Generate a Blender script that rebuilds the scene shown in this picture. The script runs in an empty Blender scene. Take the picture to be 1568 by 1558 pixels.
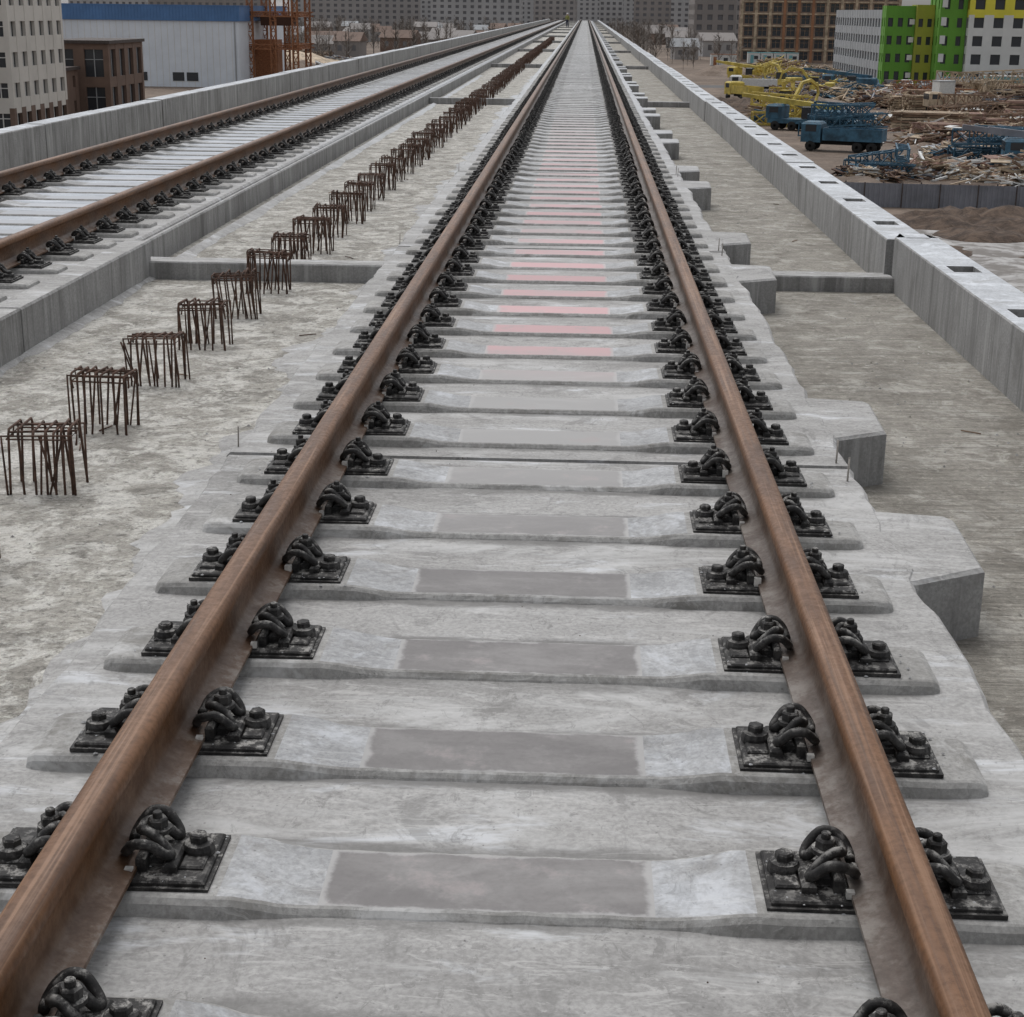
import bpy, bmesh, math, random
from mathutils import Vector, Matrix, noise as mnoise
random.seed(7)
scene = bpy.context.scene
R = math.radians

# ---------------------------------------------------------------- node helpers
def new_mat(name):
    m = bpy.data.materials.new(name); m.use_nodes = True
    nt = m.node_tree; nt.nodes.clear()
    out = nt.nodes.new('ShaderNodeOutputMaterial')
    b = nt.nodes.new('ShaderNodeBsdfPrincipled')
    nt.links.new(b.outputs[0], out.inputs[0])
    return m, nt, b
def N(nt, t, **kw):
    n = nt.nodes.new(t)
    for k, v in kw.items(): setattr(n, k, v)
    return n
def L(nt, a, b): nt.links.new(a, b)
def pos(nt): return N(nt, 'ShaderNodeNewGeometry').outputs['Position']
def mapping(nt, src, scale=(1,1,1)):
    m = N(nt, 'ShaderNodeMapping'); m.inputs['Scale'].default_value = scale
    L(nt, src, m.inputs['Vector']); return m.outputs[0]
def noise(nt, vec, scale, detail=4, rough=0.6, dist=0.0):
    n = N(nt, 'ShaderNodeTexNoise'); n.inputs['Scale'].default_value = scale
    n.inputs['Detail'].default_value = min(detail,5); n.inputs['Roughness'].default_value = rough
    n.inputs['Distortion'].default_value = dist
    L(nt, vec, n.inputs['Vector']); return n.outputs['Fac']
def mrange(nt, v, a, b, c=0.0, d=1.0, smooth=True):
    n = N(nt, 'ShaderNodeMapRange')
    if smooth: n.interpolation_type = 'SMOOTHSTEP'
    n.inputs['From Min'].default_value = a; n.inputs['From Max'].default_value = b
    n.inputs['To Min'].default_value = c; n.inputs['To Max'].default_value = d
    L(nt, v, n.inputs['Value']); return n.outputs['Result']
def mix(nt, f, a, b, mode='MIX'):
    n = N(nt, 'ShaderNodeMix', data_type='RGBA', blend_type=mode)
    for s, v in ((n.inputs[0], f), (n.inputs[6], a), (n.inputs[7], b)):
        if isinstance(v, (int, float)): s.default_value = v
        elif isinstance(v, tuple): s.default_value = (*v[:3], 1)
        else: L(nt, v, s)
    return n.outputs[2]
def math_(nt, op, a, b=None):
    n = N(nt, 'ShaderNodeMath', operation=op)
    for s, v in ((n.inputs[0], a), (n.inputs[1], b)):
        if v is None: continue
        if isinstance(v, (int, float)): s.default_value = v
        else: L(nt, v, s)
    return n.outputs[0]
def bump(nt, b, h, strength=0.4, dist=0.01):
    n = N(nt, 'ShaderNodeBump'); n.inputs['Strength'].default_value = strength
    n.inputs['Distance'].default_value = dist
    L(nt, h, n.inputs['Height']); L(nt, n.outputs[0], b.inputs['Normal'])
def sep(nt, v):
    s = N(nt, 'ShaderNodeSeparateXYZ'); L(nt, v, s.inputs[0]); return s.outputs
def obj_vary(nt, c, amt=.12):
    r = N(nt, 'ShaderNodeObjectInfo').outputs['Random']
    return mix(nt, mrange(nt, r, 0, 1, 0, 1, False), mix(nt, 1.0, c, (1-amt,)*3, 'MULTIPLY'), mix(nt, 1.0, c, (1+amt*.5,)*3, 'MULTIPLY'))

def simple(name, col, rough=0.7, metal=0.0, var=0.25, scale=4.0, bs=0.2, bd=0.01):
    m, nt, b = new_mat(name)
    p = pos(nt)
    n = noise(nt, p, scale, 5, 0.65)
    dark = tuple(c*(1-var) for c in col); lite = tuple(min(1, c*(1+var)) for c in col)
    c = mix(nt, mrange(nt, n, .3, .7), dark, lite)
    L(nt, c, b.inputs['Base Color'])
    b.inputs['Roughness'].default_value = rough; b.inputs['Metallic'].default_value = metal
    if bs: bump(nt, b, n, bs, bd)
    return m

def concrete(name, c1, c2, stain=None, stain_amt=0.5, white=None, white_rng=None, big=0.9, med=6, fine=70,
             bs=0.35, bd=0.006, stretch=(1,1,1), rough=0.85, far_white=None, lines=False, pits=True, grit=0.0,
             grime=False, streaks=0.0, vary=0.0, blotch=0.0, scuff=0.0):
    m, nt, b = new_mat(name)
    p = pos(nt); ps = mapping(nt, p, stretch)
    nb = noise(nt, ps, big, 5, .6, .3); nm = noise(nt, ps, med, 5, .7, .4); nf = noise(nt, p, fine, 3, .7)
    c = mix(nt, mrange(nt, nb, .35, .65), c1, c2)
    c = mix(nt, mrange(nt, nm, .25, .75, 0, .6), c, tuple(x*1.32 for x in c2))
    c = mix(nt, mrange(nt, nf, .3, .7, .0, .40), c, tuple(x*.5 for x in c1))
    if stain:
        ns = noise(nt, ps, big*2.3, 5, .72, .8)
        c = mix(nt, mrange(nt, ns, .5, .66, 0, stain_amt), c, stain)
    if white:
        nw = noise(nt, ps, med*.6, 5, .75, .5)
        c = mix(nt, mrange(nt, nw, white_rng[0], white_rng[1], 0, .85), c, white)
    if blotch:
        nq = noise(nt, mapping(nt, p, (1.3, 1, 1)), 3.1, 5, .78, 1.2)
        c = mix(nt, mrange(nt, nq, .52, .64, 0, blotch), c, tuple(x*.62 for x in c1))
    if scuff:   # dusty smears swept across the slab
        nu = noise(nt, mapping(nt, p, (.9, 3.2, 1)), 5.5, 5, .8, 2.2)
        c = mix(nt, mrange(nt, nu, .54, .62, 0, scuff), c, tuple(min(.7, x*1.5) for x in c2))
        nu2 = noise(nt, mapping(nt, p, (2.0, 1.0, 1)), 9.5, 5, .8, 1.5)
        c = mix(nt, mrange(nt, nu2, .57, .66, 0, scuff), c, tuple(x*.52 for x in c1))
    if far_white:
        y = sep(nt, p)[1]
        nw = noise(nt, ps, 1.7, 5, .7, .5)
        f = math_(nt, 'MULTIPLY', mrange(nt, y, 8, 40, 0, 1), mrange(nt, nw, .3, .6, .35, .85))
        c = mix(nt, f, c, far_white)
    h = math_(nt, 'ADD', math_(nt, 'MULTIPLY', nm, 1.0), math_(nt, 'MULTIPLY', nf, .45))
    if grit:
        ng = noise(nt, p, 22, 5, .8, .2)
        c = mix(nt, mrange(nt, ng, .50, .66, 0, grit), c, tuple(x*.38 for x in c1))
        ng2 = noise(nt, mapping(nt, p, (1.1,1,1)), 14.5, 5, .8, .3)
        c = mix(nt, mrange(nt, ng2, .54, .68, 0, grit), c, tuple(min(.75,x*1.75) for x in c2))
        h = math_(nt, 'ADD', h, math_(nt, 'MULTIPLY', ng2, 1.0))
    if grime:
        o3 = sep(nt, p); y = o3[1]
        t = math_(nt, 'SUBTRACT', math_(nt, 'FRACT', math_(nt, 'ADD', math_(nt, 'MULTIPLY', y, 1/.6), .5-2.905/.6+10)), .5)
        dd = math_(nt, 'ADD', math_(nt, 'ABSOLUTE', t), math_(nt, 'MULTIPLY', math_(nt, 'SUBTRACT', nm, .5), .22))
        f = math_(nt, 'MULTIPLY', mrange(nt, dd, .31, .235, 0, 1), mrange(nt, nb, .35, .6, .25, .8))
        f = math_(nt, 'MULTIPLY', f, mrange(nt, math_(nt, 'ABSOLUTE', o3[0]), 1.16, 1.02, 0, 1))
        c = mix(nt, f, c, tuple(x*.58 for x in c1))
    if streaks:
        nl = noise(nt, mapping(nt, p, (9, 9, .5)), 1.0, 5, .7, .3)
        c = mix(nt, mrange(nt, nl, .46, .68, 0, streaks), c, tuple(x*.5 for x in c1))
        nl2 = noise(nt, mapping(nt, p, (5, 5, .3)), 1.7, 4, .7, .3)
        c = mix(nt, mrange(nt, nl2, .52, .7, 0, streaks), c, tuple(x*1.4 for x in c2))
    if lines:
        pl = mapping(nt, p, (1.0, 24, 1))
        nl = noise(nt, pl, 2.0, 5, .75, .9)
        c = mix(nt, mrange(nt, nl, .44, .68, 0, .6), c, tuple(x*.48 for x in c1))
        h = math_(nt, 'ADD', h, math_(nt, 'MULTIPLY', nl, 1.0))
    if pits:
        v = N(nt, 'ShaderNodeTexVoronoi'); v.inputs['Scale'].default_value = 38
        L(nt, p, v.inputs['Vector'])
        pit = mrange(nt, v.outputs['Distance'], .05, .16, 0, 1)
        keep = mrange(nt, nm, .5, .56, 1, 0)
        pit = math_(nt, 'MAXIMUM', pit, keep)
        c = mix(nt, mrange(nt, pit, 0, 1, .45, 0), c, tuple(x*.35 for x in c1))
        h = math_(nt, 'ADD', h, math_(nt, 'MULTIPLY', pit, .3))
    if vary: c = obj_vary(nt, c, vary)
    L(nt, c, b.inputs['Base Color']); b.inputs['Roughness'].default_value = rough
    b.inputs['Specular IOR Level'].default_value = .3
    bump(nt, b, h, bs, bd)
    return m

# ---------------------------------------------------------------- materials
M = {}
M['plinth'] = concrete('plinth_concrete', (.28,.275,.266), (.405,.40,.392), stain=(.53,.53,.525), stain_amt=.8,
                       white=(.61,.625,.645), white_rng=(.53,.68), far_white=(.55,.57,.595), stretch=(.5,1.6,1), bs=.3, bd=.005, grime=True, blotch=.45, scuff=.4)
M['plinth2'] = concrete('frosted_concrete', (.37,.395,.43), (.50,.535,.58), stain=(.31,.315,.325), stain_amt=.6,
                       white=(.64,.67,.72), white_rng=(.5,.65), stretch=(.5,1.8,1), bs=.2, bd=.004, scuff=.3)
M['deck_l'] = concrete('rough_deck_concrete', (.28,.265,.235), (.45,.43,.39), stain=(.185,.175,.155), stain_amt=.75,
                       white=(.67,.655,.615), white_rng=(.46,.59), big=1.2, med=7, fine=45, bs=1.0, bd=.024, grit=.68, blotch=.4, scuff=.3)
M['deck_r'] = concrete('brushed_deck_concrete', (.265,.248,.215), (.405,.382,.338), stain=(.175,.158,.135), stain_amt=.65,
                       white=(.55,.53,.485), white_rng=(.49,.64), big=1.1, med=6, fine=50, bs=.85, bd=.018, lines=True, grit=.4, blotch=.35)
M['wall'] = concrete('parapet_concrete', (.24,.236,.23), (.345,.342,.336), stain=(.175,.169,.16), stain_amt=.55,
                     stretch=(1,1,.5), bs=.25, bd=.004, streaks=.6)
M['walltop'] = concrete('parapet_top_concrete', (.43,.445,.465), (.57,.595,.625), stain=(.33,.328,.322), stain_amt=.6,
                     white=(.70,.73,.77), white_rng=(.5,.66), bs=.3, bd=.005, grit=.25)
M['sleep'] = concrete('sleeper_concrete', (.29,.284,.27), (.40,.395,.384), stain=(.215,.207,.19), stain_amt=.65,
                      white=(.55,.55,.545), white_rng=(.53,.66), big=2.2, bs=.3, bd=.004, grit=.18, vary=.14, blotch=.35, scuff=.35)
M['sleep_lt'] = concrete('sleeper_pale_concrete', (.34,.344,.348), (.455,.462,.472), stain=(.27,.264,.255), stain_amt=.6,
                      white=(.59,.61,.64), white_rng=(.52,.66), big=2.5, bs=.3, bd=.004, grit=.18, vary=.12, blotch=.3, scuff=.35)
m, nt, b = new_mat('sleeper_centre_concrete')
p = pos(nt); oo = sep(nt, p); ys = oo[1]
n1 = noise(nt, mapping(nt, p, (1,2.2,1)), 2.6, 5, .65, .4); n2 = noise(nt, p, 1.1, 4, .6); n3 = noise(nt, p, 7.0, 5, .7)
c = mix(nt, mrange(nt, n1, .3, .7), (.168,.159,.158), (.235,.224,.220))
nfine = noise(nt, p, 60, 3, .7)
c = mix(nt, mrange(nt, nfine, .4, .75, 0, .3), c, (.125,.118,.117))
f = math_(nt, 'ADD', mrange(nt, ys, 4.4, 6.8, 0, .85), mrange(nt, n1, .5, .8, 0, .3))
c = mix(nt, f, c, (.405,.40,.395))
pk = math_(nt, 'MULTIPLY', mrange(nt, ys, 7.4, 8.6), mrange(nt, ys, 14, 32, 1, .0))
pk = math_(nt, 'MULTIPLY', pk, mrange(nt, n2, .32, .55, .3, 1))
pk = math_(nt, 'MULTIPLY', pk, mrange(nt, oo[0], -2.1, -1.9, 0, 1))
c = mix(nt, math_(nt, 'MULTIPLY', pk, .8), c, (.60,.35,.365))
pk2 = math_(nt, 'MULTIPLY', mrange(nt, n3, .56, .7, 0, .3), mrange(nt, ys, 4, 20, 1, 0))
c = mix(nt, pk2, c, (.36,.24,.24))
c = mix(nt, mrange(nt, n3, .5, .72, 0, .4), c, (.40,.395,.39))
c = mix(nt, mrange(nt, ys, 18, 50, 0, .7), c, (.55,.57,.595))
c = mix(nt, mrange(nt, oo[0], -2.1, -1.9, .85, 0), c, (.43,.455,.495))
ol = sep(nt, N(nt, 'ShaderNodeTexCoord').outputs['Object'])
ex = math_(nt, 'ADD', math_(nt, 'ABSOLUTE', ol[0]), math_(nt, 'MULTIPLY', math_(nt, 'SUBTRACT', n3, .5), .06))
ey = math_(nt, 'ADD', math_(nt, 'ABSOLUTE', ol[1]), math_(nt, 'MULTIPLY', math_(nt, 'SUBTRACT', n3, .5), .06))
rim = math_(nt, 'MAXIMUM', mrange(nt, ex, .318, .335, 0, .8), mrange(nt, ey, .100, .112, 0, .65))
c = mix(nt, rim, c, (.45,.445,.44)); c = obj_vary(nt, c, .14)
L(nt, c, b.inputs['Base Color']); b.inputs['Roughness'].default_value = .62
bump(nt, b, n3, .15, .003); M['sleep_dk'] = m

# rail steel
m, nt, b = new_mat('rusty_rail_steel')
p = pos(nt); o = sep(nt, p)
n1 = noise(nt, mapping(nt, p, (6, .8, 6)), 2.2, 5, .65, .3); n2 = noise(nt, p, 55, 5, .7); n3 = noise(nt, p, 9, 5, .75)
c = mix(nt, mrange(nt, n1, .3, .7), (.082,.031,.008), (.175,.074,.023))
c = mix(nt, mrange(nt, n2, .42, .7, 0, .5), c, (.048,.021,.009))
c = mix(nt, mrange(nt, n3, .60, .74, 0, .45), c, (.26,.155,.085))
stk = noise(nt, mapping(nt, p, (70, .9, 1)), 1.0, 4, .65, .2)      # worn longitudinal streaks on the head
wf = math_(nt, 'MULTIPLY', mrange(nt, stk, .48, .68, 0, .65), mrange(nt, o[2], .468, .48, 0, 1))
c = mix(nt, wf, c, (.29,.165,.095))
stk2 = noise(nt, mapping(nt, p, (90, 1.3, 1)), 1.0, 3, .65, .2)
wf2 = math_(nt, 'MULTIPLY', mrange(nt, stk2, .52, .7, 0, .6), mrange(nt, o[2], .44, .47, 0, 1))
c = mix(nt, wf2, c, (.055,.026,.012))
low = mrange(nt, o[2], .44, .33, 0, .8)
lowc = mix(nt, mrange(nt, n3, .35, .65), (.062,.033,.019), (.145,.096,.066))
rx = math_(nt, 'MULTIPLY', mrange(nt, o[0], .2, .4), mrange(nt, o[2], .45, .40, 0, .9))
lowc = mix(nt, rx, lowc, mix(nt, mrange(nt, n3, .35, .65), (.050,.044,.040), (.125,.117,.108)))
c = mix(nt, math_(nt, 'MULTIPLY', low, mrange(nt, n1, .25, .6, .6, 1)), c, lowc)
foot = math_(nt, 'MULTIPLY', mrange(nt, o[2], .335, .312, 0, 1), mrange(nt, n3, .48, .64, .03, .7))
c = mix(nt, foot, c, (.22,.20,.18))
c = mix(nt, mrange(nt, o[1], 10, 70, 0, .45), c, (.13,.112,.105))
L(nt, c, b.inputs['Base Color']); L(nt, mrange(nt, n2, .3, .7, .38, .58), b.inputs['Roughness'])
b.inputs['Specular IOR Level'].default_value = .42
bump(nt, b, math_(nt, 'ADD', n2, math_(nt, 'MULTIPLY', n3, .5)), .25, .0025); M['rail'] = m

# black fastenings with cement dust
m, nt, b = new_mat('black_fastening_steel')
p = pos(nt); n1 = noise(nt, p, 34, 5, .75); n4 = noise(nt, p, 6, 4, .7); nz = sep(nt, N(nt, 'ShaderNodeNewGeometry').outputs['Normal'])[2]
c = mix(nt, mrange(nt, n1, .3, .6), (.009,.0087,.0087), (.036,.034,.033))
f = math_(nt, 'MULTIPLY', mrange(nt, n1, .48, .62), mrange(nt, nz, .3, .95, .1, .85))
f = math_(nt, 'MULTIPLY', f, mrange(nt, n4, .38, .58, .22, 1))
c = mix(nt, f, c, (.36,.35,.33))
L(nt, c, b.inputs['Base Color']); b.inputs['Roughness'].default_value = .62; b.inputs['Specular IOR Level'].default_value=.35; bump(nt, b, n1, .7, .003); M['black'] = m
M['white_pl'] = simple('white_insulator', (.62,.61,.58), .5, scale=30)
M['rebar'] = simple('rusty_rebar', (.085,.045,.030), .85, scale=25, var=.5, bs=.3, bd=.002)
M['dowel'] = simple('dusty_rebar', (.28,.26,.235), .85, scale=25, var=.4, bs=0)
def flat(key, col, rough=.8, **k): M[key] = simple(key, col, rough, **k)
flat('timber', (.235,.16,.11), var=.5, scale=.9, bs=0)
flat('timber_pale', (.42,.335,.24), var=.4, scale=.8, bs=0)
flat('formwork_red', (.28,.175,.14), var=.4, scale=.7, bs=0)
flat('steel_blue', (.035,.105,.165), .6, var=.5, scale=1.2, bs=0)
flat('machine_yellow', (.52,.41,.09), .6, var=.3, scale=1.1, bs=0)
flat('machine_orange', (.30,.125,.055), .7, var=.35, bs=0)
flat('tyre', (.02,.02,.02), .9, bs=0)
flat('cabin_white', (.62,.63,.62), .6, var=.1, bs=0)
flat('cabin_teal', (.16,.38,.41), .6, var=.1, bs=0)
flat('fence_grey', (.20,.21,.24), .6, var=.2, scale=.5, bs=0)
flat('asph', (.10,.10,.10), .9, bs=0)
flat('brick', (.26,.185,.14), var=.18, scale=.4, bs=0)
flat('brickorange', (.31,.15,.08), var=.2, scale=.4, bs=0)
flat('brown_render', (.165,.11,.085), var=.12, scale=.6, bs=0)
flat('dark_trim', (.07,.055,.05), bs=0)
flat('cream', (.62,.595,.55), var=.08, scale=.3, bs=0)
flat('white_wall', (.70,.75,.81), .6, var=.05, scale=.3, bs=0)
flat('blue_roof', (.08,.19,.40), .5, var=.12, scale=.3, bs=0)
flat('green', (.125,.31,.04), var=.08, scale=.3, bs=0)
flat('olive', (.35,.36,.05), var=.08, scale=.3, bs=0)
flat('yellow', (.70,.63,.07), var=.06, scale=.3, bs=0)
flat('facade_white', (.66,.66,.64), var=.06, scale=.3, bs=0)
flat('facade_grey', (.34,.355,.37), var=.1, scale=.3, bs=0)
flat('haze1', (.33,.315,.31), var=.1, scale=.05, bs=0)  # far walls and roofs: distance haze mixed into paler base colours
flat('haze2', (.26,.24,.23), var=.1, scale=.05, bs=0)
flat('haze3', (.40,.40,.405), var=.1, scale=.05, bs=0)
flat('twig', (.155,.135,.12), .9, var=.35, scale=.06, bs=0)
flat('hill', (.28,.27,.265), .9, var=.2, scale=.01, bs=0)
flat('skin', (.45,.28,.2), .6, bs=0)
flat('vest', (.22,.22,.06), .7, bs=0)
flat('trouser', (.03,.035,.06), .8, bs=0)
m, nt, b = new_mat('glass'); b.inputs['Base Color'].default_value = (.035,.04,.048,1); b.inputs['Roughness'].default_value = .25
M['glass'] = m
m, nt, b = new_mat('glass_haze'); b.inputs['Base Color'].default_value = (.14,.14,.15,1); b.inputs['Roughness'].default_value = .5  # far windows: glass colour paled to carry the distance haze
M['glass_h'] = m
m, nt, b = new_mat('dirt_ground'); p = pos(nt)
a1 = noise(nt, p, .03, 5, .7, .5); a2 = noise(nt, p, .35, 5, .75, .5); a3 = noise(nt, p, .012, 5, .6); a4=noise(nt,p,1.6,5,.8)
c = mix(nt, mrange(nt, a1, .35, .65), (.125,.09,.066), (.24,.185,.145))
c = mix(nt, mrange(nt, a2, .35, .7, 0, .7), c, (.075,.055,.042))
c = mix(nt, mrange(nt, a4, .5, .7, 0, .5), c, (.32,.27,.22))
c = mix(nt, mrange(nt, a3, .55, .68, 0, .7), c, (.27,.25,.23))
L(nt, c, b.inputs['Base Color']); b.inputs['Roughness'].default_value = .95; bump(nt, b, a2, .6, .4); M['dirt'] = m
m, nt, b = new_mat('dark_soil'); p = pos(nt); a2 = noise(nt, p, 1.2, 5, .75, .5)
L(nt, mix(nt, mrange(nt, a2, .35, .65), (.045,.03,.022), (.13,.09,.065)), b.inputs['Base Color']); b.inputs['Roughness'].default_value = .95
bump(nt, b, a2, .8, .2); M['soil'] = m
m, nt, b = new_mat('slushy_pavement'); p = pos(nt); a2 = noise(nt, p, .5, 5, .7, .8)
L(nt, mix(nt, mrange(nt, a2, .42, .6), (.13,.115,.10), (.40,.39,.38)), b.inputs['Base Color']); b.inputs['Roughness'].default_value = .6; M['slush'] = m

# ---------------------------------------------------------------- mesh builder
class MB:
    def __init__(s): s.v=[]; s.f=[]; s.m=[]; s.sm=[]; s.mats=[]
    def mi(s, k):
        if k not in s.mats: s.mats.append(k)
        return s.mats.index(k)
    def add(s, vs, fs, k, smooth=False, T=None):
        o = len(s.v); i = s.mi(k)
        for v in vs: s.v.append(tuple(T @ Vector(v)) if T is not None else tuple(v))
        for f in fs: s.f.append(tuple(o+j for j in f)); s.m.append(i); s.sm.append(smooth)
    def box(s, x0,x1,y0,y1,z0,z1, k, T=None, top=None, bev=0):
        if bev:
            b=bev
            vs=[(x0,y0,z0),(x1,y0,z0),(x1,y1,z0),(x0,y1,z0),(x0,y0,z1-b),(x1,y0,z1-b),(x1,y1,z1-b),(x0,y1,z1-b),
                (x0+b,y0+b,z1),(x1-b,y0+b,z1),(x1-b,y1-b,z1),(x0+b,y1-b,z1)]
            fs=[(0,3,2,1),(0,1,5,4),(1,2,6,5),(2,3,7,6),(3,0,4,7),(4,5,9,8),(5,6,10,9),(6,7,11,10),(7,4,8,11)]
            s.add(vs,fs,k,T=T); s.add(vs[8:],[(0,1,2,3)],top or k,T=T); return
        vs=[(x0,y0,z0),(x1,y0,z0),(x1,y1,z0),(x0,y1,z0),(x0,y0,z1),(x1,y0,z1),(x1,y1,z1),(x0,y1,z1)]
        s.add(vs,[(0,3,2,1),(0,1,5,4),(1,2,6,5),(2,3,7,6),(3,0,4,7)],k,T=T)
        s.add(vs[4:],[(0,1,2,3)],top or k,T=T)
    def tube(s, pts, r, k, n=6, T=None, smooth=True, cap=True):
        pts=[Vector(p) for p in pts]; vs=[]; fs=[]
        up=Vector((0,0,1)); prev=None
        for i,p in enumerate(pts):
            t=(pts[min(i+1,len(pts)-1)]-pts[max(i-1,0)]).normalized()
            if prev is None:
                a=t.cross(up)
                if a.length<1e-3: a=t.cross(Vector((1,0,0)))
            else: a=prev-t*prev.dot(t)
            a.normalize(); b_=t.cross(a); prev=a
            for j in range(n):
                an=2*math.pi*(j+.5)/n; vs.append(p+a*math.cos(an)*r+b_*math.sin(an)*r)
        for i in range(len(pts)-1):
            for j in range(n):
                fs.append((i*n+j,i*n+(j+1)%n,(i+1)*n+(j+1)%n,(i+1)*n+j))
        if cap: fs.append(tuple(range(n))[::-1]); fs.append(tuple(range((len(pts)-1)*n,len(pts)*n)))
        s.add(vs,fs,k,smooth,T)
    def lathe(s, prof, k, n=12, c=(0,0,0), smooth=True, T=None):
        vs=[];fs=[]
        for r,z in prof:
            for j in range(n):
                a=2*math.pi*j/n; vs.append((c[0]+r*math.cos(a),c[1]+r*math.sin(a),c[2]+z))
        for i in range(len(prof)-1):
            for j in range(n): fs.append((i*n+j,i*n+(j+1)%n,(i+1)*n+(j+1)%n,(i+1)*n+j))
        fs.append(tuple(range((len(prof)-1)*n,len(prof)*n)))
        s.add(vs,fs,k,smooth,T)
    def mesh(s, name):
        me=bpy.data.meshes.new(name); me.from_pydata(s.v,[],s.f)
        for k in s.mats: me.materials.append(M[k])
        me.polygons.foreach_set('material_index', s.m)
        me.polygons.foreach_set('use_smooth', s.sm); me.update(); return me
    def obj(s, name, parent=None, loc=(0,0,0), rz=0):
        return mkobj(name, s.mesh(name), parent, loc, rz)
def mkobj(name, me, parent=None, loc=(0,0,0), rz=0):
    o=bpy.data.objects.new(name, me); scene.collection.objects.link(o)
    o.location=loc; o.rotation_euler=(0,0,rz)
    if parent: o.parent=parent
    return o
def empty(name, loc=(0,0,0), rz=0):
    e=bpy.data.objects.new(name,None); scene.collection.objects.link(e); e.location=loc; e.rotation_euler=(0,0,rz); return e
def catmull(P, n=5):
    P=[Vector(p) for p in P]; P=[P[0]*2-P[1]]+P+[P[-1]*2-P[-2]]; out=[]
    for i in range(1,len(P)-2):
        for k in range(n):
            t=k/n; a,b,c,d=P[i-1:i+3]
            out.append(.5*((2*b)+(c-a)*t+(2*a-5*b+4*c-d)*t*t+(3*b-a-3*c+d)*t**3))
    out.append(P[-2]); return out

# ---------------------------------------------------------------- heights (deck = 0)
ZP=.245; ZS=.285; ZF=.302; ZR=.482; GZ=-10.0
END=330.0; X2=-4.52; RG=.797; Y0=2.905

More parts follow.
